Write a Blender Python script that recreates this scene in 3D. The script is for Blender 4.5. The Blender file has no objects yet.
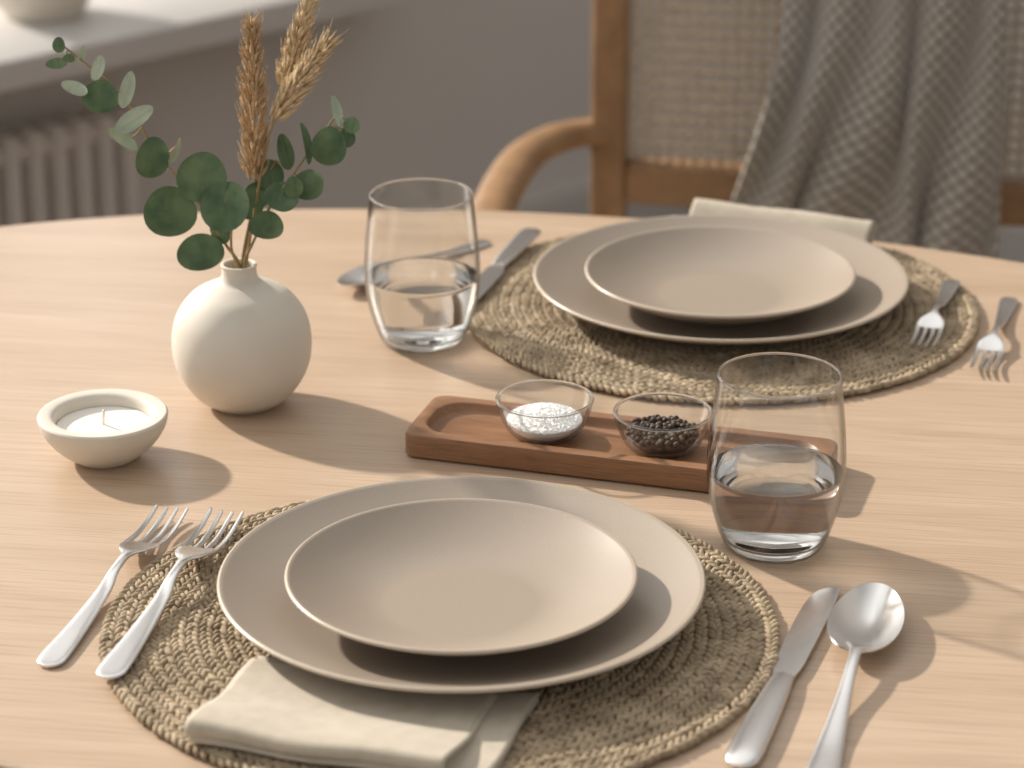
import bpy, math, random
from mathutils import Vector, Matrix, Euler
random.seed(7)
sc = bpy.context.scene
pi = math.pi

# ------------------------------------------------------------------ materials
def lin(c):
    return tuple(((x/255)/12.92 if x/255 <= .04045 else ((x/255+.055)/1.055)**2.4) for x in c)+(1,)

def newmat(name):
    m = bpy.data.materials.new(name); m.use_nodes = True
    nt = m.node_tree; nt.nodes.clear()
    out = nt.nodes.new('ShaderNodeOutputMaterial')
    return m, nt, out

def N(nt, t, **kw):
    n = nt.nodes.new(t)
    for k, v in kw.items():
        setattr(n, k, v)
    return n

def pmat(name, c1, c2=None, rough=.5, metal=0, nscale=20, bump=0, bscale=200, stretch=(1,1,1), spec=.5, coat=0, detail=4, sheen=0, lo=.35, hi=.65, bdist=.001, sss=0, rvar=0):
    m, nt, out = newmat(name)
    b = N(nt, 'ShaderNodeBsdfPrincipled')
    nt.links.new(b.outputs[0], out.inputs[0])
    b.inputs['Roughness'].default_value = rough
    b.inputs['Metallic'].default_value = metal
    b.inputs['Specular IOR Level'].default_value = spec
    b.inputs['Coat Weight'].default_value = coat
    b.inputs['Sheen Weight'].default_value = sheen
    if sss:
        b.inputs['Subsurface Weight'].default_value = sss
        b.inputs['Subsurface Scale'].default_value = .01
    tc = N(nt, 'ShaderNodeTexCoord'); mp = N(nt, 'ShaderNodeMapping')
    mp.inputs['Scale'].default_value = stretch
    nt.links.new(tc.outputs['Object'], mp.inputs[0])
    no = N(nt, 'ShaderNodeTexNoise'); no.inputs['Scale'].default_value = nscale; no.inputs['Detail'].default_value = detail
    nt.links.new(mp.outputs[0], no.inputs['Vector'])
    cr = N(nt, 'ShaderNodeValToRGB')
    cr.color_ramp.elements[0].position = lo; cr.color_ramp.elements[1].position = hi
    cr.color_ramp.elements[0].color = lin(c1); cr.color_ramp.elements[1].color = lin(c2 or c1)
    nt.links.new(no.outputs['Fac'], cr.inputs[0]); nt.links.new(cr.outputs[0], b.inputs['Base Color'])
    if rvar:
        mr = N(nt, 'ShaderNodeMapRange'); mr.inputs[3].default_value = rough-rvar; mr.inputs[4].default_value = rough+rvar
        nt.links.new(no.outputs['Fac'], mr.inputs[0]); nt.links.new(mr.outputs[0], b.inputs['Roughness'])
    if bump:
        n2 = N(nt, 'ShaderNodeTexNoise'); n2.inputs['Scale'].default_value = bscale; n2.inputs['Detail'].default_value = 3
        nt.links.new(mp.outputs[0], n2.inputs['Vector'])
        bp = N(nt, 'ShaderNodeBump'); bp.inputs['Strength'].default_value = bump; bp.inputs['Distance'].default_value = bdist
        nt.links.new(n2.outputs['Fac'], bp.inputs['Height']); nt.links.new(bp.outputs[0], b.inputs['Normal'])
    return m

def woodmat(name, cA, cB, cPore, rough=.45, sx=1.0, sy=11.0, rot=0, pore=.35, spec=.4, sc0=2.2):
    m, nt, out = newmat(name)
    b = N(nt, 'ShaderNodeBsdfPrincipled'); nt.links.new(b.outputs[0], out.inputs[0])
    b.inputs['Roughness'].default_value = rough; b.inputs['Specular IOR Level'].default_value = spec
    tc = N(nt, 'ShaderNodeTexCoord')
    mp0 = N(nt, 'ShaderNodeMapping'); mp0.inputs['Rotation'].default_value = (0, 0, rot)
    nt.links.new(tc.outputs['Object'], mp0.inputs[0])
    mp = N(nt, 'ShaderNodeMapping'); mp.inputs['Scale'].default_value = (sx, sy, sy)
    nt.links.new(mp0.outputs[0], mp.inputs[0])
    no = N(nt, 'ShaderNodeTexNoise'); no.inputs['Scale'].default_value = sc0; no.inputs['Detail'].default_value = 6
    no.inputs['Distortion'].default_value = .8
    nt.links.new(mp.outputs[0], no.inputs['Vector'])
    cr = N(nt, 'ShaderNodeValToRGB')
    cr.color_ramp.elements[0].position = .30; cr.color_ramp.elements[1].position = .70
    cr.color_ramp.elements[0].color = lin(cA); cr.color_ramp.elements[1].color = lin(cB)
    nt.links.new(no.outputs['Fac'], cr.inputs[0])
    mp2 = N(nt, 'ShaderNodeMapping'); mp2.inputs['Scale'].default_value = (sx*6, sy*24, sy*24)
    nt.links.new(mp0.outputs[0], mp2.inputs[0])
    n2 = N(nt, 'ShaderNodeTexNoise'); n2.inputs['Scale'].default_value = 2.2; n2.inputs['Detail'].default_value = 4
    nt.links.new(mp2.outputs[0], n2.inputs['Vector'])
    cr2 = N(nt, 'ShaderNodeValToRGB')
    cr2.color_ramp.elements[0].position = .33; cr2.color_ramp.elements[1].position = .52
    cr2.color_ramp.elements[0].color = (pore, pore, pore, 1); cr2.color_ramp.elements[1].color = (0, 0, 0, 1)
    nt.links.new(n2.outputs['Fac'], cr2.inputs[0])
    mx = N(nt, 'ShaderNodeMix', data_type='RGBA')
    nt.links.new(cr2.outputs[0], mx.inputs[0]); nt.links.new(cr.outputs[0], mx.inputs[6])
    mx.inputs[7].default_value = lin(cPore)
    nt.links.new(mx.outputs[2], b.inputs['Base Color'])
    bp = N(nt, 'ShaderNodeBump'); bp.inputs['Strength'].default_value = .12; bp.inputs['Distance'].default_value = .0004
    nt.links.new(n2.outputs['Fac'], bp.inputs['Height']); nt.links.new(bp.outputs[0], b.inputs['Normal'])
    return m

M_table = woodmat('oak_table_wood', (182,157,132), (195,171,147), (146,120,96), rough=.36, sx=1.0, sy=13, rot=math.radians(8), pore=.45, spec=.5)
M_floor = woodmat('floor_wood', (105,82,62), (130,104,80), (60,45,32), rough=.5, sx=.8, sy=6, rot=math.radians(43))
M_walnut = woodmat('walnut_wood', (132,94,66), (158,116,84), (92,64,44), rough=.4, sx=4, sy=30, pore=.5)
M_chair = woodmat('chair_wood', (144,110,78), (168,132,96), (110,82,58), rough=.42, sx=12, sy=12, pore=.3)
M_plate = pmat('taupe_stoneware', (157,143,128), (160,146,131), rough=.34, nscale=600, spec=.75, detail=2)
M_lip = pmat('stoneware_lip', (188,173,154), (192,177,158), rough=.3, nscale=300, spec=.6)
M_vase = pmat('matte_ceramic', (216,208,195), (219,211,198), rough=.6, nscale=30, bump=.10, bscale=420, bdist=.0005, spec=.35)
M_wax = pmat('candle_wax', (240,235,226), (244,240,233), rough=.45)
M_wick = pmat('wick_cotton', (235,228,212), rough=.8)
M_steel = pmat('brushed_steel', (228,226,224), (232,230,228), rough=.26, metal=1, nscale=12)
M_straw = pmat('woven_straw', (140,123,100), (190,171,144), rough=.75, nscale=60, bump=.5, bscale=900, lo=.3, hi=.7, spec=.25)
M_strawd = pmat('woven_straw_core', (104,86,64), (120,100,76), rough=.85)
M_linen = pmat('linen_cloth', (182,171,153), (192,181,164), rough=.9, nscale=90, bump=.5, bscale=1400, bdist=.0005, sheen=.2, spec=.2)
M_wall = pmat('painted_wall', (219,215,210), (222,218,213), rough=.85, nscale=3, bump=.1, bscale=80, spec=.2)
M_white = pmat('white_paint', (206,202,198), (210,206,202), rough=.5, nscale=5)
M_rad = pmat('radiator_enamel', (222,215,208), (226,219,212), rough=.5)
M_cane = pmat('woven_cane', (194,177,155), (210,193,171), rough=.55, nscale=80)
M_leaf = pmat('eucalyptus_leaf', (64,90,58), (104,126,86), rough=.40, nscale=55, bump=.1, bscale=300, spec=.5)
M_leafp = pmat('eucalyptus_leaf_pale', (156,168,146), (186,196,172), rough=.5, nscale=55, spec=.45)
M_stem = pmat('stem_bark', (134,114,78), (160,136,94), rough=.65)
M_wheat = pmat('dried_wheat', (172,142,106), (208,180,142), rough=.75, nscale=110, spec=.25)
M_wheatl = pmat('dried_wheat_light', (196,170,132), (218,196,160), rough=.75, nscale=110, spec=.25)
M_salt = pmat('salt_crystal', (250,249,247), (254,254,253), rough=.4)
M_pepper = pmat('peppercorn', (46,36,30), (92,72,56), rough=.6, nscale=300, bump=.8, bscale=900)

def throwmat():
    m, nt, out = newmat('knitted_wool')
    b = N(nt, 'ShaderNodeBsdfPrincipled'); nt.links.new(b.outputs[0], out.inputs[0])
    b.inputs['Roughness'].default_value = .95; b.inputs['Specular IOR Level'].default_value = .1
    b.inputs['Sheen Weight'].default_value = .3
    tc = N(nt, 'ShaderNodeTexCoord')
    sep = N(nt, 'ShaderNodeSeparateXYZ'); nt.links.new(tc.outputs['UV'], sep.inputs[0])
    def mth(op, a, bb=None):
        n = N(nt, 'ShaderNodeMath', operation=op)
        for i, v in enumerate((a, bb)):
            if v is None: continue
            if isinstance(v, (int, float)): n.inputs[i].default_value = v
            else: nt.links.new(v, n.inputs[i])
        return n.outputs[0]
    u = mth('MULTIPLY', sep.outputs[0], pi*22); v = mth('MULTIPLY', sep.outputs[1], pi*54)
    s1 = mth('ABSOLUTE', mth('SINE', mth('ADD', u, mth('MULTIPLY', v, .5))))
    s2 = mth('ABSOLUTE', mth('SINE', mth('SUBTRACT', u, mth('MULTIPLY', v, .5))))
    h = mth('POWER', mth('MULTIPLY', s1, s2), .6)
    cr = N(nt, 'ShaderNodeValToRGB')
    cr.color_ramp.elements[0].color = lin((114,107,99)); cr.color_ramp.elements[1].color = lin((176,167,156))
    cr.color_ramp.elements[1].position = .75
    nt.links.new(h, cr.inputs[0]); nt.links.new(cr.outputs[0], b.inputs['Base Color'])
    bp = N(nt, 'ShaderNodeBump'); bp.inputs['Strength'].default_value = .8; bp.inputs['Distance'].default_value = .004
    nt.links.new(h, bp.inputs['Height']); nt.links.new(bp.outputs[0], b.inputs['Normal'])
    return m
M_throw = throwmat()

def thinglass():
    m, nt, out = newmat('clear_glass')
    tr = N(nt, 'ShaderNodeBsdfTransparent'); gl = N(nt, 'ShaderNodeBsdfGlossy'); gl.inputs['Roughness'].default_value = .03
    lw = N(nt, 'ShaderNodeLayerWeight'); lw.inputs[0].default_value = .5
    cr = N(nt, 'ShaderNodeValToRGB')
    cr.color_ramp.elements[0].position = .62; cr.color_ramp.elements[0].color = (.978, .98, .976, 1)
    cr.color_ramp.elements[1].position = 1; cr.color_ramp.elements[1].color = (.42, .40, .37, 1)
    nt.links.new(lw.outputs['Facing'], cr.inputs[0]); nt.links.new(cr.outputs[0], tr.inputs[0])
    pw = N(nt, 'ShaderNodeMath', operation='POWER'); pw.inputs[1].default_value = 4.0
    nt.links.new(lw.outputs['Facing'], pw.inputs[0])
    ma = N(nt, 'ShaderNodeMath', operation='MULTIPLY_ADD'); ma.inputs[1].default_value = .7; ma.inputs[2].default_value = .045
    nt.links.new(pw.outputs[0], ma.inputs[0])
    mx = N(nt, 'ShaderNodeMixShader')
    nt.links.new(ma.outputs[0], mx.inputs[0]); nt.links.new(tr.outputs[0], mx.inputs[1]); nt.links.new(gl.outputs[0], mx.inputs[2])
    nt.links.new(mx.outputs[0], out.inputs[0])
    return m
M_glass = thinglass()
def solidglass(name, ior, col):
    m, nt, out = newmat(name)
    g = N(nt, 'ShaderNodeBsdfGlass'); g.inputs['IOR'].default_value = ior; g.inputs['Roughness'].default_value = 0
    g.inputs['Color'].default_value = col
    nt.links.new(g.outputs[0], out.inputs[0]); return m
M_gbase = solidglass('solid_glass', 1.45, (.98, .985, .98, 1))
M_water = solidglass('water', 1.33, (.995, .995, .995, 1))

# ------------------------------------------------------------------ mesh tools
class MB:
    def __init__(s): s.v = []; s.f = []; s.mi = []
    def add(s, v, f, mi=0):
        o = len(s.v); s.v += [tuple(p) for p in v]
        s.f += [tuple(i+o for i in q) for q in f]; s.mi += [mi]*len(f)
    def box(s, x0, x1, y0, y1, z0, z1, mi=0):
        v = [(x0,y0,z0),(x1,y0,z0),(x1,y1,z0),(x0,y1,z0),(x0,y0,z1),(x1,y0,z1),(x1,y1,z1),(x0,y1,z1)]
        s.add(v, [(0,3,2,1),(4,5,6,7),(0,1,5,4),(1,2,6,5),(2,3,7,6),(3,0,4,7)], mi)
    def loops(s, L, mi=0, cap0=True, cap1=True):
        n = len(L[0]); v = [p for l in L for p in l]; f = []
        for k in range(len(L)-1):
            for i in range(n):
                j = (i+1) % n
                f.append((k*n+i, k*n+j, (k+1)*n+j, (k+1)*n+i))
        if cap0: f.append(tuple(range(n-1, -1, -1)))
        if cap1: f.append(tuple((len(L)-1)*n+i for i in range(n)))
        s.add(v, f, mi)
    def sweep(s, pts, ra, rb=None, up=(0,0,1), n=10, mi=0):
        pts = [Vector(p) for p in pts]; L = []
        k = len(pts)
        if not isinstance(ra, (list, tuple)): ra = [ra]*k
        if rb is None: rb = ra
        if not isinstance(rb, (list, tuple)): rb = [rb]*k
        up = Vector(up)
        for i, p in enumerate(pts):
            t = (pts[min(i+1, k-1)]-pts[max(i-1, 0)]).normalized()
            a = t.cross(up)
            if a.length < 1e-3: a = t.cross(Vector((0, 1, 0)))
            a.normalize(); b = a.cross(t).normalized()
            L.append([p+a*math.cos(2*pi*j/n)*ra[i]+b*math.sin(2*pi*j/n)*rb[i] for j in range(n)])
        s.loops(L, mi)
    def torus(s, R, z, r, n=96, m=8, mi=0):
        v = []; f = []
        for i in range(n):
            a = 2*pi*i/n
            for j in range(m):
                b = 2*pi*j/m; q = R+r*math.cos(b)
                v.append((q*math.cos(a), q*math.sin(a), z+r*math.sin(b)))
        for i in range(n):
            for j in range(m):
                i2 = (i+1) % n; j2 = (j+1) % m
                f.append((i*m+j, i2*m+j, i2*m+j2, i*m+j2))
        s.add(v, f, mi)
    def ell(s, c, ax, rw, rh, nrm, mi=0, nu=8, nv=5):
        c = Vector(c); ax = Vector(ax); t = ax.normalized(); n0 = Vector(nrm)
        b = t.cross(n0)
        if b.length < 1e-4: b = t.cross(Vector((1,0.3,0)))
        b.normalize(); n0 = b.cross(t)
        v = [c-ax]
        for i in range(1, nv):
            ph = pi*i/nv
            for j in range(nu):
                th = 2*pi*j/nu
                v.append(c-ax*math.cos(ph)+b*rw*math.sin(ph)*math.cos(th)+n0*rh*math.sin(ph)*math.sin(th))
        v.append(c+ax); f = []
        for j in range(nu): f.append((0, 1+(j+1) % nu, 1+j))
        for i in range(nv-2):
            for j in range(nu):
                a0 = 1+i*nu+j; a1 = 1+i*nu+(j+1) % nu
                f.append((a0, a1, a1+nu, a0+nu))
        e = len(v)-1; o = 1+(nv-2)*nu
        for j in range(nu): f.append((o+j, o+(j+1) % nu, e))
        s.add(v, f, mi)
    def lathe(s, prof, n=96, mi=0, lip=None):
        v = []; rings = []
        for (r, z) in prof:
            if r < 1e-6: v.append((0, 0, z)); rings.append([len(v)-1])
            else:
                k = len(v); v += [(r*math.cos(2*pi*j/n), r*math.sin(2*pi*j/n), z) for j in range(n)]
                rings.append(list(range(k, k+n)))
        f = []; mm = []
        for q, (a, b) in enumerate(zip(rings, rings[1:])):
            for j in range(n):
                j2 = (j+1) % n
                if len(a) == 1 and len(b) == 1: continue
                if len(a) == 1: f.append((a[0], b[j2], b[j]))
                elif len(b) == 1: f.append((a[j], a[j2], b[0]))
                else: f.append((a[j], a[j2], b[j2], b[j]))
                mm.append(1 if lip and lip[0] <= q < lip[1] else mi)
        s.add(v, f, mi); s.mi[-len(f):] = mm
    def obj(s, name, mats, smooth=True, loc=(0,0,0), rz=0, parent=None, angle=None):
        me = bpy.data.meshes.new(name); me.from_pydata(s.v, [], s.f)
        if not isinstance(mats, (list, tuple)): mats = [mats]
        for m in mats: me.materials.append(m)
        me.polygons.foreach_set('material_index', s.mi)
        me.polygons.foreach_set('use_smooth', [smooth]*len(s.f)); me.update()
        if angle is not None and smooth:
            me.set_sharp_from_angle(angle=math.radians(angle))
        o = bpy.data.objects.new(name, me); sc.collection.objects.link(o)
        o.location = loc; o.rotation_euler = (0, 0, rz)
        if parent: o.parent = parent
        return o

def empty(name, loc=(0,0,0), rz=0):
    e = bpy.data.objects.new(name, None); sc.collection.objects.link(e)
    e.empty_display_size = .02; e.location = loc; e.rotation_euler = (0, 0, rz); return e

def spline(pts, k=8):
    out = []; n = len(pts)
    for i in range(n-1):
        p0 = pts[max(i-1, 0)]; p1 = pts[i]; p2 = pts[i+1]; p3 = pts[min(i+2, n-1)]
        for s in range(k):
            t = s/k
            out.append(tuple(.5*(2*b+(c-a)*t+(2*a-5*b+4*c-d)*t*t+(3*b-a-3*c+d)*t**3) for a, b, c, d in zip(p0, p1, p2, p3)))
    out.append(tuple(pts[-1])); return out

def rrect(hx, hy, r, z, k=8):
    L = []
    for cx, cy, a0 in ((hx-r, hy-r, 0), (-hx+r, hy-r, 90), (-hx+r, -hy+r, 180), (hx-r, -hy+r, 270)):
        for i in range(k+1):
            a = math.radians(a0+90*i/k); L.append((cx+r*math.cos(a), cy+r*math.sin(a), z))
    return L

TZ = .75
# ------------------------------------------------------------------ room
WA = math.radians(43.46); WO = (-.716, 3.382, 0)
w = MB()
w.box(-3.6, -2.3, 0, .25, 0, 2.75); w.box(.55, 1.75, 0, .25, 0, 2.75)
w.box(-2.3, .55, 0, .25, 0, .555); w.box(-2.3, .55, 0, .25, 2.4, 2.75)
w.obj('wall_left', M_wall, False, WO, WA)
w = MB(); w.box(1.5, 1.75, -4.5, 0, 0, 2.75); w.obj('wall_back', M_wall, False, WO, WA)
w = MB(); w.box(-3.6, 1.5, -5.2, 0, -.05, 0); w.obj('floor', M_floor, False, WO, WA)
w = MB(); w.box(-3.6, 1.48, -.018, -.001, .0, .13); w.box(-3.6, 1.48, -.012, -.001, .13, .14); w.obj('baseboard_left', M_white, False, WO, WA)
w = MB(); w.box(1.482, 1.499, -4.5, -.02, .0, .13); w.box(1.488, 1.499, -4.5, -.02, .13, .14); w.obj('baseboard_back', M_white, False, WO, WA)
w = MB(); w.loops([rrect(1.475, .185, .006, z) for z in (.557, .590)]+[rrect(1.472, .182, .006, .593)])
w.obj('trim_1', M_white, True, (WO[0]-.83*math.cos(WA)+.065*math.sin(WA), WO[1]-.83*math.sin(WA)+.065*math.cos(WA), 0), WA, angle=40)
w = MB()
for x0, x1 in ((-2.3, -2.24), (.49, .55), (.10, .15)): w.box(x0, x1, .16, .22, .595, 2.4)
w.box(-2.24, .49, .16, .22, 2.34, 2.4); w.box(-2.24, .49, .16, .22, .595, .65)
w.obj('window_1', M_white, False, WO, WA)

r = MB()
x = -1.7
while x < .215:
    r.loops([[(x+.0125*math.cos(a), -.075+.03*math.sin(a), z) for a in [2*pi*i/12 for i in range(12)]] for z in (.13, .14, .455, .468)])
    x += .036
r.sweep([(-1.71, -.075, .16), (.215, -.075, .16)], .014); r.sweep([(-1.71, -.075, .44), (.215, -.075, .44)], .014)
for xx in (-1.5, 0.0):
    r.box(xx-.015, xx+.015, -.07, -.002, .40, .43); r.box(xx-.012, xx+.012, -.09, -.06, 0, .14)
r.obj('radiator', M_rad, True, WO, WA, angle=40)

b = MB()
pf = spline([(0, 0), (.045, 0), (.052, .006), (.068, .035), (.078, .075), (.0785, .08), (.075, .078), (.064, .037), (.045, .012), (0, .008)], 4)
b.lathe(pf, 64)
b.obj('ceramic_bowl', M_vase, True, (-.602, 3.462, .5935))

# ------------------------------------------------------------------ table
TC = (.02, 1.681)
def tloop(off, z, n=160):
    return [((.7255-off)*math.cos(t)-.15*math.sin(t), (.511-off)*math.sin(t), z) for t in [2*pi*i/n for i in range(n)]]
table = empty('dining_table', (TC[0], TC[1], 0))
t = MB()
t.loops([tloop(.022, TZ-.030), tloop(.008, TZ-.026), tloop(.001, TZ-.012), tloop(0, TZ-.006), tloop(.0015, TZ-.002), tloop(.004, TZ-.0004), tloop(.006, TZ)])
t.obj('table_top', M_table, True, parent=table, angle=35)
t = MB(); t.loops([[(p[0], p[1], z) for p in tloop(.16, 0)] for z in (TZ-.085, TZ-.0305)]); t.obj('table_apron', M_table, True, parent=table, angle=35)
i = 0
for lx, ly in ((-.44, -.18), (.38, -.28), (-.38, .28), (.44, .18)):
    i += 1; t = MB()
    t.sweep([(lx*1.12, ly*1.12, 0), (lx, ly, TZ-.031)], [.016, .028], n=20); t.obj('table_leg_%d' % i, M_table, True, parent=table, angle=50)

# ------------------------------------------------------------------ placemats
MR = .194
m = MB(); rnd = random.Random(3)
ring = MR-.0045; pitch = .0080
while ring > .05:
    cnt = int(2*pi*ring/.0057)
    for row in (-1, 1):
        for j in range(cnt):
            a = 2*pi*(j+(.5 if row > 0 else 0))/cnt + rnd.uniform(-.05, .05)*.02/ring
            rr = ring+row*.0018+rnd.uniform(-.0003, .0003)
            rad = Vector((math.cos(a), math.sin(a), 0)); tan = Vector((-math.sin(a), math.cos(a), 0))
            al = math.radians(34+rnd.uniform(-8, 8))
            ax = (tan*math.cos(al)+rad*math.sin(al)*row)*(.0046+rnd.uniform(-.0005, .0006))
            ax.z = rnd.uniform(-.0006, .0006)
            m.ell(rad*rr+Vector((0, 0, .0034+rnd.uniform(-.0004, .0005))), ax, .0020, .0026, (0, 0, 1), 0, 7, 4)
    ring -= pitch
m.lathe([(0, .0002), (MR-.006, .0002), (MR-.004, .001), (MR-.006, .0026), (0, .0032)], 96, 1)
mat1 = m.obj('woven_placemat', [M_straw, M_strawd], True, (-.041, 1.413, TZ))
mat2 = bpy.data.objects.new('woven_placemat', mat1.data); sc.collection.objects.link(mat2)
mat2.location = (.156, 1.944, TZ); mat2.rotation_euler = (0, 0, 1.1)
MZ = TZ+.0064

# ------------------------------------------------------------------ plates
def plate(name, R, rb, H, s0, pw, loc, tk=.0048):
    prof = [(0, 0), (rb-.002, 0), (rb, .0006)]
    ztop = lambda r: tk+(H-tk)*(max(0, (r-s0*R)/((1-s0)*R)))**pw
    for i in range(1, 31):
        r_ = rb+(R*.988-rb)*i/30
        prof.append((r_, max(.0008, ztop(r_)-(.0046-.0018*(i/30)))))
    l0 = len(prof)-1
    zb = prof[-1][1]; hz = ztop(R*.988); ym = (zb+hz)/2; rd = (hz-zb)/2
    for k in range(1, 8):
        a = -pi/2+pi*k/8; prof.append((R*.988+rd*1.2*math.cos(a), ym+rd*math.sin(a)))
    l1 = len(prof)
    K = 60
    for i in range(K+1):
        r_ = R*.988*(1-i/K); prof.append((max(r_, 0), ztop(r_)))
    p = MB(); p.lathe(prof, 160, lip=(l0+2, l1)); return p.obj(name, [M_plate, M_lip], True, loc)
def setting(x, y, dx=0):
    plate('dinner_plate', .1402, .086, .0240, .53, 1.7, (x, y-.005, MZ))
    plate('salad_plate', .1003, .056, .0258, .44, 1.65, (x+dx, y-.014, MZ+.0050))
setting(-.029, 1.432); setting(.156, 1.948, -.001)

# ------------------------------------------------------------------ napkins
def napkin(name, loc, rz, W, L, t0, t1, ease, seed=0, Lb=None):
    rn = random.Random(seed); ph = rn.uniform(0, 6)
    e = MB()
    def layer(xa, xb, zt0, zt1, zb, yoff, L2):
        R = (zt0-zb)/2
        path = []
        ny = 26
        for i in range(ny+1):
            y = L2-(L2-R-yoff)*i/ny
            u = max(0, min(1, (y-R-yoff)/ease)); u = u*u*(3-2*u)
            path.append((y, zt0+(zt1-zt0)*u))
        for i in range(1, 10):
            a = pi/2+pi*i/10; path.append((yoff+R+R*math.cos(a), zb+R+R*math.sin(a)))
        for i in range(ny+1): path.append((yoff+R+(L2-R-yoff)*i/ny, zb))
        nx = 48; v = []; f = []
        for ix in range(nx+1):
            x = xa+(xb-xa)*ix/nx
            for (y, z) in path:
                top = max(0, min(1, (z-zb)/(max(zt0-zb, 1e-5))))
                dz = top*(.0007*math.sin(x*60+ph+y*25)+.0006*math.sin(x*23-y*50+ph*2))
                dy = .0015*math.sin(x*30+ph)+.0008*math.sin(x*85)
                v.append((x+.001*math.sin(y*70+ph), y+dy, z+dz))
        n = len(path)
        for ix in range(nx):
            for j in range(n-1): f.append((ix*n+j, (ix+1)*n+j, (ix+1)*n+j+1, ix*n+j+1))
        e.add(v, f)
    layer(-W/2, W/2-.020, t0, t1, .0042, 0, L)
    layer(-W/2+.001, W/2-.022, t0*.78, t1*.85, .0058, .003, L)
    layer(-W/2+.002, W/2, .0044, .0040, .0012, .0012, Lb or L)
    o = e.obj(name, M_linen, True, loc, rz)
    s = o.modifiers.new('s', 'SOLIDIFY'); s.thickness = .0015; s.offset = 0
    return o
napkin('linen_napkin', (-.093, 1.2455, MZ), math.radians(-17.5), .163, .090, .0130, .0056, .050, 2, .098)
napkin('linen_napkin', (.210, 2.108, MZ), math.radians(160.3), .168, .048, .0215, .0062, .030, 5)

# ------------------------------------------------------------------ cutlery
def prof_handle(neck, neckw):
    return [(0, .002, .0009, .0022), (.002, .0058, .0012, .0022), (.007, .0080, .0014, .0022), (.02, .0082, .0015, .0024), (.05, .0066, .0015, .0032), (.09, .0046, .0016, .0062), (neck-.015, neckw*1.1, .0017, .0108), (neck, neckw, .0017, .0122)]
def sweepY(mb, prof, x0=0, cup=0, n=14):
    L = []
    for (y, hw, ht, z) in prof:
        ring = []
        for j in range(n):
            a = 2*pi*j/n; c = math.cos(a); s_ = math.sin(a)
            xx = hw*math.copysign(abs(c)**.8, c); zz = ht*math.copysign(abs(s_)**.8, s_)
            ring.append((x0+xx, y, z+zz+cup*(x0+xx)**2))
        L.append(ring[::-1])
    mb.loops(L)
def make_fork():
    f = MB()
    hp = prof_handle(.122, .0028)
    head = [(.130, .0040, .0014, .0118), (.137, .0078, .0012, .0106), (.144, .0108, .0011, .0088), (.151, .0119, .001, .0070), (.158, .0120, .001, .0055)]
    sweepY(f, spline(hp+head, 4), cup=10)
    for x0 in (-.01005, -.00335, .00335, .01005):
        pr = [(.155, .0020, .0009, .0060), (.162, .0020, .0009, .0048), (.175, .0018, .0009, .0036), (.190, .0016, .0009, .0040), (.204, .0013, .0008, .0060), (.2085, .0009, .0006, .0070), (.210, .0003, .0003, .0073)]
        sweepY(f, spline(pr, 3), x0=x0, cup=10, n=8)
    return f
def make_knife():
    k = MB()
    pr = [(0, .003, .001, .0030), (.003, .0072, .002, .0032), (.012, .0094, .003, .0036), (.04, .0092, .0032, .0038), (.08, .0076, .003, .0038), (.098, .0062, .0026, .0036), (.103, .0058, .0022, .0034)]
    sweepY(k, spline(pr, 4))
    out = [(.101, -.0055, .0055), (.108, -.0075, .0062), (.118, -.0092, .0072), (.15, -.0098, .0078), (.18, -.0098, .0078), (.2, -.0088, .0076), (.212, -.0060, .0070), (.2185, -.0018, .0058), (.2205, .0026, .0040)]
    L = []
    for (y, xl, xr) in spline(out, 4):
        L.append([(xl, y, .0030), (xl*.7+xr*.3, y, .0036), (xl*.2+xr*.8, y, .0041), (xr, y, .0040), (xr, y, .0026), (xl*.2+xr*.8, y, .0024), (xl*.7+xr*.3, y, .0026)][::-1])
    k.loops(L)
    return k
def make_spoon():
    s = MB()
    hp = [(0, .002, .0009, .0022), (.002, .0066, .0012, .0022), (.007, .0088, .0014, .0022), (.02, .0088, .0015, .0024), (.05, .0068, .0015, .0034), (.09, .0044, .0017, .0070), (.12, .0034, .0019, .0112), (.136, .0036, .0017, .0125), (.142, .0055, .0013, .0122), (.146, .0072, .0009, .0115)]
    sweepY(s, spline(hp, 4))
    y0, y1 = .136, .224; cy = (y0+y1)/2; hl = (y1-y0)/2; W = .0205
    nr, na = 10, 56
    def pt(r, a, off):
        c, sn = math.cos(a), math.sin(a)
        x = r*c*W*(1-.12*sn); y = cy+r*sn*hl
        z = .0122-.0100*(1-r**2.2)-off-.0003*r*sn
        return (x, y, z)
    v = [pt(0, 0, 0)]
    for i in range(1, nr+1):
        for j in range(na): v.append(pt(i/nr, 2*pi*j/na, 0))
    for i in range(nr, 0, -1):
        for j in range(na): v.append(pt(i/nr, 2*pi*j/na, .0012))
    v.append(pt(0, 0, .0012)); f = []
    for j in range(na): f.append((0, 1+j, 1+(j+1) % na))
    for i in range(2*nr-1):
        for j in range(na):
            a0 = 1+i*na+j; a1 = 1+i*na+(j+1) % na
            f.append((a0, a0+na, a1+na, a1))
    o = 1+(2*nr-1)*na
    for j in range(na): f.append((o+j, len(v)-1, o+(j+1) % na))
    s.add(v, f)
    return s
fk = make_fork(); kn = make_knife(); spn = make_spoon()
def place(mb, name, end, tip, z, base_len):
    dx, dy = tip[0]-end[0], tip[1]-end[1]
    L = math.hypot(dx, dy)
    o = mb.obj(name, M_steel, True, (end[0], end[1], z), math.atan2(dy, dx)-pi/2, angle=50)
    k = L/base_len; o.scale = (max(k, .82), k, max(k, .85)); return o
place(fk, 'dinner_fork', (-.2600, 1.366), (-.2125, 1.570), TZ-.0005, .21)
place(fk, 'dinner_fork', (-.2225, 1.340), (-.1760, 1.550), MZ-.0005, .21)
place(kn, 'table_knife', (.1175, 1.252), (.1880, 1.464), TZ+.0003, .2205)
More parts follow.
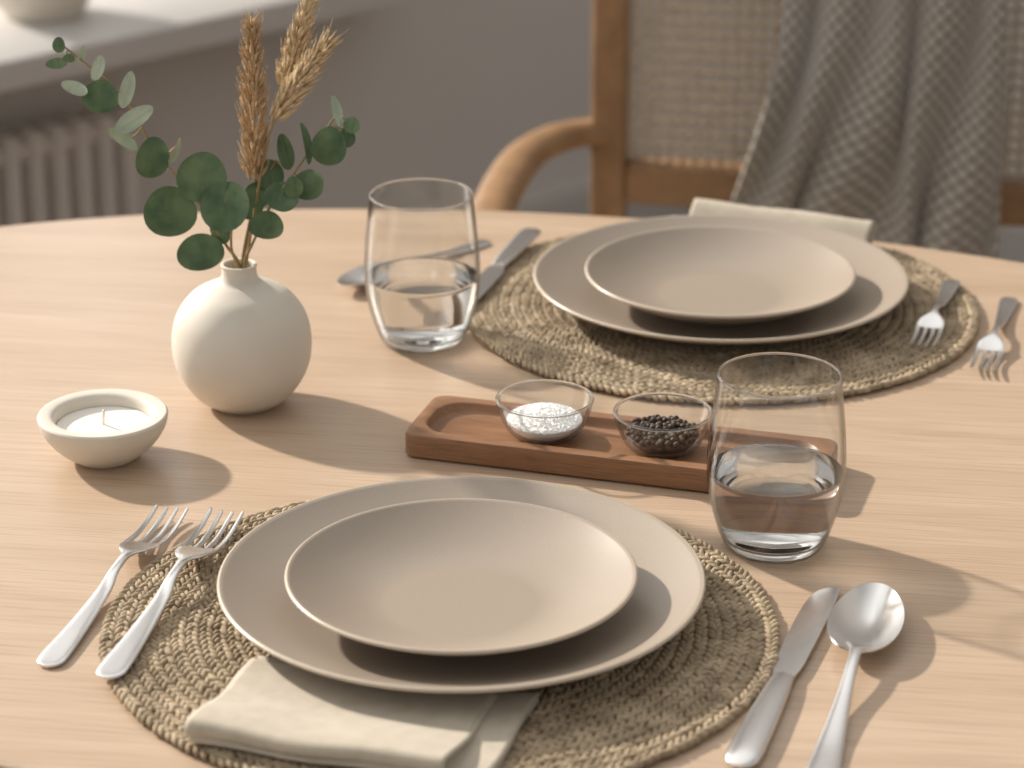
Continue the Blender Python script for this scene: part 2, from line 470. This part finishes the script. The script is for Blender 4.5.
place(spn, 'table_spoon', (.1560, 1.230), (.2138, 1.450), TZ-.0005, .222)
place(fk, 'dinner_fork', (.338, 1.988), (.2932, 1.838), MZ-.0005, .21)
place(fk, 'dinner_fork', (.3790, 1.966), (.3320, 1.806), TZ-.0005, .21)
place(kn, 'table_knife', (.0175, 2.106), (-.0440, 1.912), MZ, .2205)
place(spn, 'table_spoon', (-.0200, 2.100), (-.1300, 1.975), TZ-.0005, .222)

# ------------------------------------------------------------------ tumblers
def tumbler(loc):
    e = empty('drinking_glass', loc)
    K = 1.03
    outer = [(r*K, z*K) for r, z in spline([(.0245, 0), (.0285, .0022), (.0333, .012), (.0388, .032), (.0408, .052), (.0398, .074), (.0374, .096), (.0360, .1090)], 6)]
    inner = [(r-.0011, z) for r, z in outer if z > .0075]
    g = MB()
    rt, zt_ = outer[-1]
    pf = [(0, 0)]+outer
    g.lathe(pf, 96); g.lathe([(0, inner[0][1])]+inner, 96)
    g.obj('glass_wall', M_glass, True, parent=e)
    g = MB(); g.torus(rt-.00055, zt_+.0002, .00085); g.obj('glass_rim', M_gbase, True, parent=e)
    def rin(z):
        for (r0, z0), (r1, z1) in zip(outer, outer[1:]):
            if z0 <= z <= z1: return r0+(r1-r0)*(z-z0)/(z1-z0)-.0014
        return outer[0][0]-.0014
    zb = .0012
    g = MB(); g.lathe([(0, zb), (.0240, zb), (rin(.003), .003), (rin(.0072), .0068), (0, .0066)], 96)
    g.obj('base', M_gbase, True, parent=e, angle=40)
    wl = .0515
    ws = [(0, .0082), (rin(.0082)-.001, .0084)]+[(rin(z), z) for z in [.010+(wl-.0107)*i/14 for i in range(15)]]+[(rin(wl)-.0003, wl-.0004), (rin(wl)-.0018, wl-.0008), (0, wl-.0009)]
    g = MB(); g.lathe(ws, 96); g.obj('water', M_water, True, parent=e, angle=50)
tumbler((.1600, 1.527, TZ+.0002)); tumbler((-.0650, 1.877, TZ+.0002))

# ------------------------------------------------------------------ vase
v = MB()
vp = [(0, 0), (.020, 0), (.0235, .0012), (.034, .009), (.0445, .026), (.0478, .045), (.0445, .064), (.034, .079), (.021, .0865), (.0145, .0895), (.0122, .0935), (.0118, .0985), (.0124, .1008), (.0118, .1016), (.0098, .101), (.0094, .097), (.010, .090), (.026, .078), (.038, .06), (.04, .044), (.03, .016), (0, .008)]
v.lathe(spline(vp, 5), 96); v.obj('ceramic_vase', M_vase, True, (-.1850, 1.759, TZ+.0002))

VM = Vector((-.1850, 1.759, TZ+.101))
SX, SZ = .00066, .000705
def P(i, j, y=0.0): return Vector(((i-239)*SX, y, (262-j)*SZ))
eu = MB()
stems = [
 [P(239,325,.004), P(240,268,.002), P(226,238,-.004), P(205,200,-.008), P(180,170,-.006), P(154,138,-.002), P(140,112,.002), P(116,84,.006), P(92,66,.008), P(68,48,.010)],
 [P(243,325,-.004), P(244,265,-.003), P(256,235,-.006), P(276,196,-.012), P(296,170,-.010), P(320,140,-.006), P(343,112,-.002)],
 [P(238,325,-.003), P(239,268,-.004), P(234,240,-.012), P(236,210,-.020), P(232,185,-.024)],
 [P(241,325,.003), P(242,266,.003), P(252,225,.004), P(262,190,.006), P(280,160,.006)],
 [P(116,84,.006), P(98,92,.004), P(84,88,.004)],
 [P(154,138,-.002), P(168,150,-.006), P(182,140,-.008)],
]
sp_st = [spline([tuple(p) for p in s_], 6) for s_ in stems]
for s_ in sp_st:
    n = len(s_); eu.sweep([Vector(p) for p in s_], [.0012-.0006*i/n for i in range(n)], n=8, mi=2)
allst = [Vector(p) for s_ in sp_st for p in s_]
rl = random.Random(11)
def leaf(i, j, rx, ry, roll=0, yaw=0, pitch=0, pale=0, y=None):
    c = P(i+2, j-3)
    near = min(allst, key=lambda p: (p.x-c.x)**2+(p.z-c.z)**2+(0 if p.z > .003 else 1))
    c.y = near.y-.004+rl.uniform(-.006, .004) if y is None else y
    R = Euler((math.radians(pitch+rl.uniform(-18, 18)), 0, math.radians(yaw+rl.uniform(-22, 22)))).to_matrix()
    R = Matrix.Rotation(math.radians(-20), 3, 'X') @ R @ Matrix.Rotation(math.radians(roll), 3, 'Y')
    rx *= SX*1.06; ry *= SZ*1.05
    nr, na = 5, 24; V = []
    def lp(r, a):
        x = r*math.cos(a)*rx*(1-.10*math.sin(a)); z = r*math.sin(a)*ry
        yy = -.18*(x*x/max(rx, 1e-5))+.10*(z*z)/ry - .0006*(1-min(1, abs(x)/(rx*.15)))
        return c+R @ Vector((x, yy, z))
    V.append(lp(0, 0))
    for a in range(1, nr+1):
        for b_ in range(na): V.append(lp(a/nr, 2*pi*b_/na))
    F = [(0, 1+b_, 1+(b_+1) % na) for b_ in range(na)]
    for a in range(nr-1):
        for b_ in range(na):
            a0 = 1+a*na+b_; a1 = 1+a*na+(b_+1) % na; F.append((a0, a0+na, a1+na, a1))
    eu.add(V, F, 1 if pale else 0)
    best = min(range(na), key=lambda b_: (V[1+(nr-1)*na+b_]-near).length)
    e0 = V[1+(nr-1)*na+best]; e0 = e0+(c-e0)*.1
    eu.sweep([near, (near+e0)/2+Vector((0, .0008, -.0008)), e0], .0005, n=6, mi=2)
L_ = leaf
L_(171,205,26,23); L_(200,247,23,17,-10); L_(206,170,24,23,15); L_(230,194,23,24,20,10); L_(156,152,17,19,10,20)
L_(181,143,8,13,25,55,0,1); L_(105,98,18,15,0,10); L_(133,89,7,17,15,40,0,1); L_(139,117,9,20,55,30,0,1)
L_(126,136,17,6,35,0,20,1); L_(65,50,6,7); L_(62,68,11,5,-5); L_(86,61,4,9,10,20,0,1); L_(80,90,14,6,20,0,0,1); L_(104,70,6,13,25,20,0,1); L_(75,62,6,4,0,0,0,0)
L_(221,224,11,16,0); L_(334,141,17,18,10); L_(312,180,17,14,-5); L_(288,153,8,17,-15,30); L_(312,137,7,19,-10,40)
L_(342,110,5,15,-10,30,0,1); L_(357,121,8,8,20); L_(352,133,8,9,0,20); L_(270,216,18,13,0); L_(286,189,17,14,20); L_(258,194,13,12,0)
L_(271,176,14,14,10); L_(250,206,14,14,0,0,0,0,.004); L_(220,205,10,12,0,0,0,0,-.004); L_(298,178,9,10,0,20)
eo = eu.obj('eucalyptus_sprigs', [M_leaf, M_leafp, M_stem], True, VM)

wh = MB(); rw = random.Random(5)
def ear(stem, p0, p1, width, mi, n=17):
    st = spline([tuple(p) for p in stem]+[tuple(p0)], 6)
    wh.sweep([Vector(p) for p in st], .0009, n=7, mi=2)
    ax = p1-p0; d = ax.normalized(); L = ax.length
    side = d.cross(Vector((0, 1, 0))).normalized(); fr = side.cross(d)
    wh.sweep([p0, p1], .0008, n=6, mi=mi)
    for i in range(n):
        f = i/(n-1)
        prof = max(.35, min(1, math.sin(pi*min(1, .14+.86*f)**.75)**.6 if f < .98 else .35))
        for kk in range(10):
            a = 2*pi*kk/10+(i % 2)*pi/10+rw.uniform(-.3, .3)
            o = side*math.cos(a)+fr*math.sin(a)
            base = p0+ax*(f*.93+rw.uniform(-.018, .018))+o*width*.40*prof*rw.uniform(.6, 1.15)
            dirv = (d*1.0+o*rw.uniform(.25, .7)).normalized()
            ln = .0048*(.7+.5*rw.random())
            wh.ell(base+dirv*ln*.6, dirv*ln, .0011, .0010, o, mi, 6, 5)
            tip = base+dirv*ln*1.5
            wh.sweep([tip, tip+(d*1.0+o*.35)*ln*rw.uniform(.8, 1.6)], [.0003, .0001], n=4, mi=mi)
ear([P(241,320), P(242,262,.002), P(252,215,.004)], P(259,175,.003), P(260,20,.006), .0158, 0, 30)
ear([P(244,320,.004), P(246,262,.004), P(262,180,.010), P(278,120,.012)], P(289,88,.014), P(318,10,.022), .0105, 1, 18)
ear([P(242,320,-.004), P(247,262,-.004), P(262,185,-.004), P(272,140,-.002)], P(283,112,-.002), P(338,40,.004), .0140, 1, 20)
wh.obj('dried_wheat_stalks', [M_wheat, M_wheatl, M_stem], True, VM)

# ------------------------------------------------------------------ candle bowl
ce = empty('candle_bowl', (-.268, 1.664, TZ+.0002))
c = MB()
c.lathe(spline([(0, 0), (.017, 0), (.021, .0012), (.032, .010), (.040, .021), (.0425, .029), (.0420, .0312), (.0405, .0318), (.0345, .0312), (.0318, .0285), (.0310, .024), (.029, .0208), (0, .0203)], 5), 96)
c.obj('bowl_shell', M_vase, True, parent=ce)
c = MB(); c.lathe([(0, .0212), (.0300, .0212), (.0306, .0236), (.0290, .0232), (.010, .0230), (.004, .0234), (0, .0236)], 64); c.obj('wax', M_wax, True, parent=ce, angle=60)
c = MB(); c.sweep([(0, 0, .022), (.0002, 0, .028), (.0008, 0, .0335)], .0009, n=8); c.obj('wick', M_wick, True, parent=ce)

# ------------------------------------------------------------------ tray + bowls
TA = math.radians(-16.7)
t = MB()
t.loops([rrect(.1375, .0355, .009, .0003), rrect(.139, .037, .010, .0018), rrect(.139, .037, .010, .0152), rrect(.1383, .0363, .0098, .0166), rrect(.137, .035, .009, .017),
         rrect(.1305, .0285, .020, .017), rrect(.1295, .0275, .020, .0162), rrect(.1285, .0265, .0195, .0125), rrect(.126, .024, .018, .0108), rrect(.10, .012, .008, .0106)])
t.obj('wooden_tray', M_walnut, True, (.0710, 1.6590, TZ+.0002), TA, angle=45)
def dish(name, loc, kind):
    e = empty(name, loc)
    out_ = spline([(.0165, 0), (.0195, .0012), (.0245, .0060), (.0285, .0135), (.0312, .0215), (.0322, .0266)], 5)
    inn = [(r-.0016, z) for r, z in out_ if z > .0035]
    g = MB(); g.lathe([(0, .0003)]+out_, 80); g.lathe([(0, inn[0][1]-.0004)]+inn, 80); g.obj('glass_wall', M_glass, True, parent=e)
    g = MB(); g.torus(.0314, .0268, .0011); g.obj('glass_rim', M_gbase, True, parent=e)
    rr = random.Random(4 if kind == 'salt' else 9)
    g = MB()
    if kind == 'salt':
        g.lathe([(0, .0048), (.019, .0048), (.0228, .0085), (.0248, .0120), (.0235, .0136), (.016, .0165), (.008, .0184), (0, .0190)], 40)
        for _ in range(1300):
            r_ = .0246*math.sqrt(rr.random()); a = rr.uniform(0, 2*pi)
            z = .0190-.0070*(r_/.0246)**2+.0002; s_ = rr.uniform(.0004, .0009)
            R = Euler((rr.uniform(0, 3), rr.uniform(0, 3), rr.uniform(0, 3))).to_matrix()
            cc = Vector((r_*math.cos(a), r_*math.sin(a), z))
            vv = [cc+R @ Vector((x*s_, y*s_, q*s_)) for q in (-1, 1) for y in (-1, 1) for x in (-1, 1)]
            g.add(vv, [(0,2,3,1),(4,5,7,6),(0,1,5,4),(2,6,7,3),(0,4,6,2),(1,3,7,5)])
        g.obj('salt', M_salt, False, parent=e)
    else:
        g.lathe([(0, .0048), (.019, .0048), (.022, .0082), (.0225, .0105), (.012, .0125), (0, .0135)], 32)
        pts = []; tries = 0
        while len(pts) < 250 and tries < 20000:
            tries += 1
            z = rr.uniform(.0078, .0182); a = rr.uniform(0, 2*pi)
            rmax = min(.0255, .0190+(z-.0048)*.62)-.0014
            r_ = rmax*math.sqrt(rr.random())
            if z > .0186-.0055*(r_/.025)**2: continue
            p = Vector((r_*math.cos(a), r_*math.sin(a), z))
            if all((p-q).length > .0036 for q in pts): pts.append(p)
        for p in pts:
            s_ = rr.uniform(.0019, .0024); g.ell(p, Vector((rr.uniform(-1,1), rr.uniform(-1,1), rr.uniform(-1,1))).normalized()*s_, s_*.95, s_*.9, (0.1,0.2,1), 0, 9, 6)
        g.obj('peppercorns', M_pepper, True, parent=e)
dish('salt_dish', (.0215, 1.6740, TZ+.0110), 'salt')
dish('pepper_dish', (.0980, 1.6510, TZ+.0110), 'pepper')

# ------------------------------------------------------------------ chair
CR = math.radians(-11)
ch = empty('dining_chair', (.357, 2.697, 0), CR)
f = MB()
def rbox(mb, x0, x1, y0, y1, z0, z1, r=.006, mi=0):
    cx, cy = (x0+x1)/2, (y0+y1)/2; hx, hy = (x1-x0)/2, (y1-y0)/2
    def q(dx, z): return [(p[0]+cx, p[1]+cy, z) for p in rrect(hx-dx, hy-dx, r, z, 4)]
    mb.loops([q(r*.6, z0), q(0, z0+r*.6), q(0, z1-r*.6), q(r*.6, z1)], mi)
rbox(f, -.278, -.242, -.018, .018, .40, .90); rbox(f, .242, .278, -.018, .018, .40, .90)
rbox(f, -.2425, .2425, -.015, .015, .577, .620); rbox(f, -.2425, .2425, -.016, .016, .855, .90)
f.obj('back_frame', M_chair, True, parent=ch, angle=40)
f = MB()
for sx_ in (-1, 1):
    f.sweep([(sx_*.260, .05, .0), (sx_*.260, .004, .41)], [.015, .019], n=12)
f.obj('rear_legs', M_chair, True, parent=ch, angle=50)
cn = MB()
x0, x1, z0, z1 = -.243, .243, .619, .856
px_ = .0132
def strip(a, b, wv, y):
    a = Vector(a); b = Vector(b); d = (b-a).normalized(); nrm = Vector((-d.z, 0, d.x))*wv
    vv = [a+nrm, a-nrm, b-nrm, b+nrm]
    vv = [Vector((p.x, y-.0005, p.z)) for p in vv]+[Vector((p.x, y+.0005, p.z)) for p in vv]
    cn.add(vv, [(0,1,2,3),(7,6,5,4),(0,4,5,1),(1,5,6,2),(2,6,7,3),(3,7,4,0)])
HW = .0020
x = x0+px_/2
while x < x1: strip((x,0,z0), (x,0,z1), HW, 0); x += px_
z = z0+px_/2
while z < z1: strip((x0,0,z), (x1,0,z), HW, .001); z += px_
H = z1-z0
x = x0-H
while x < x1:
    for sgn in (1, -1):
        a = [x, z0]; b_ = [x+H, z1]
        if a[0] < x0: a = [x0, z0+(x0-x)]
        if b_[0] > x1: b_ = [x1, z0+(x1-x)]
        if b_[0]-a[0] > .005:
            if sgn == 1: strip((a[0],0,a[1]), (b_[0],0,b_[1]), .0003, -.001)
            else: strip((-a[0],0,a[1]), (-b_[0],0,b_[1]), .0003, -.0018)
    x += px_
cn.obj('cane_panel', M_cane, False, parent=ch)
f = MB()
for sx_ in (-1, 1):
    pts = [(.266, .0, .650), (.290, -.020, .652), (.310, -.048, .653), (.328, -.100, .652), (.333, -.18, .650), (.330, -.28, .645), (.324, -.36, .632), (.318, -.400, .605), (.314, -.42, .56), (.308, -.425, .40), (.304, -.43, .2), (.300, -.435, 0)]
    pl = [Vector((sx_*p[0], p[1], p[2])) for p in spline(pts, 5)]
    n = len(pl)
    f.sweep(pl, [.022]*int(n*.55)+[.018]*(n-int(n*.55)), [.014 if i < n*.5 else .017 for i in range(n)], n=14)
f.obj('arms_and_front_legs', M_chair, True, parent=ch, angle=50)
f = MB(); rbox(f, -.30, .30, -.43, -.0, .405, .44, .012); f.obj('seat_frame', M_chair, True, parent=ch, angle=40)
f = MB(); rbox(f, -.27, .27, -.41, -.03, .4405, .47, .03); f.obj('seat_cushion', M_linen, True, parent=ch, angle=50)

# throw draped on the chair back
tw = MB(); NW, NS = 110, 150
zt = .912
path = []
for i in range(36): path.append(('b', .66+(zt-.012-.66)*i/36))
for i in range(10): path.append(('t', i/10))
for i in range(NS-46+1): path.append(('f', zt-.012-(zt-.012-.49)*i/(NS-46)))
uvs = []; V = []
def edge(z):
    t_ = max(0, min(1, (.90-z)/.36))
    return -.074-.012*t_-.062*max(0, (t_-.35)/.65)**1.3, .134+.014*t_
sl = 0; prev = None; lens = []
for kind, q in path:
    if kind == 'b': y = .040; z = q
    elif kind == 't': a = pi*q; y = .034*math.cos(a); z = zt-.012+.016*math.sin(a)
    else: z = q; y = -.040-.045*max(0, (.88-z)/.35)
    if prev: sl += math.hypot(y-prev[0], z-prev[1])
    prev = (y, z); lens.append((kind, y, z, sl))
for kind, y, z, sl in lens:
    xl, xr = edge(z if kind == 'f' else .9)
    d = max(0, (.95-z)/.4) if kind == 'f' else .1
    for i in range(NW+1):
        w_ = i/NW
        ww = w_+.07*math.sin(w_*2*pi*2.2+z*10)*min(1, d)*(w_*(1-w_)*4)
        x = xl+(xr-xl)*ww
        amp = (.010+.036*min(1, d))
        fold = math.sin(2*pi*(2.1*w_+1.9*(1-w_)*z*1.6)+.6)+.4*math.sin(2*pi*(4.3*w_-z*2.6)+1.2)
        if kind == 'b': yy = y+.006+.004*fold
        elif kind == 't': yy = y
        else: yy = y-amp*(1+fold*.75)+.004
        zz = z+(.004*math.sin(w_*14) if kind == 't' else 0)
        V.append((x, min(yy, -.026) if kind == 'f' else yy, zz)); uvs.append((w_, sl))
F = []
for a in range(len(lens)-1):
    for i in range(NW): F.append((a*(NW+1)+i, (a+1)*(NW+1)+i, (a+1)*(NW+1)+i+1, a*(NW+1)+i+1))
tw.add(V, F)
to = tw.obj('knitted_throw', M_throw, True, (.357, 2.697, 0), CR)
uvl = to.data.uv_layers.new(name='UVMap')
for lp_ in to.data.loops:
    u_, v_ = uvs[lp_.vertex_index]; uvl.data[lp_.index].uv = (u_, v_*2.6)
s_ = to.modifiers.new('s', 'SOLIDIFY'); s_.thickness = .004; s_.offset = 1

# ------------------------------------------------------------------ light
sd = bpy.data.lights.new('sun', 'SUN'); sd.energy = 5.7; sd.angle = math.radians(2.4); sd.color = (1, .93, .84)
so = bpy.data.objects.new('sun', sd); sc.collection.objects.link(so)
el = math.radians(29)
d = Vector((.78*math.cos(el), -.626*math.cos(el), -math.sin(el)))
so.rotation_euler = d.to_track_quat('-Z', 'Y').to_euler(); so.location = (-3, 4.5, 3.5)

wd = bpy.data.worlds.new('daylight'); sc.world = wd; wd.use_nodes = True
nt = wd.node_tree; nt.nodes.clear()
out = N(nt, 'ShaderNodeOutputWorld'); bg = N(nt, 'ShaderNodeBackground'); nt.links.new(bg.outputs[0], out.inputs[0])
tc = N(nt, 'ShaderNodeTexCoord'); vm = N(nt, 'ShaderNodeVectorMath', operation='DOT_PRODUCT')
nt.links.new(tc.outputs['Generated'], vm.inputs[0]); vm.inputs[1].default_value = Vector((-.70, .64, .32)).normalized()
cr = N(nt, 'ShaderNodeValToRGB'); nt.links.new(vm.outputs['Value'], cr.inputs[0])
cr.color_ramp.elements[0].position = .05; cr.color_ramp.elements[0].color = (.37, .362, .35, 1)
cr.color_ramp.elements[1].position = .8; cr.color_ramp.elements[1].color = (1.2, 1.18, 1.15, 1)
nt.links.new(cr.outputs[0], bg.inputs[0]); bg.inputs[1].default_value = 1.2

# ------------------------------------------------------------------ camera
cd = bpy.data.cameras.new('camera'); co = bpy.data.objects.new('camera', cd); sc.collection.objects.link(co)
cd.sensor_width = 36; cd.lens = 2750/1024*36
co.location = (0, 0, 1.47); co.rotation_euler = (math.radians(90-21.87), 0, 0)
cd.dof.use_dof = True; cd.dof.focus_distance = 1.70; cd.dof.aperture_fstop = 6.7
sc.camera = co
sc.view_settings.view_transform = 'Standard'
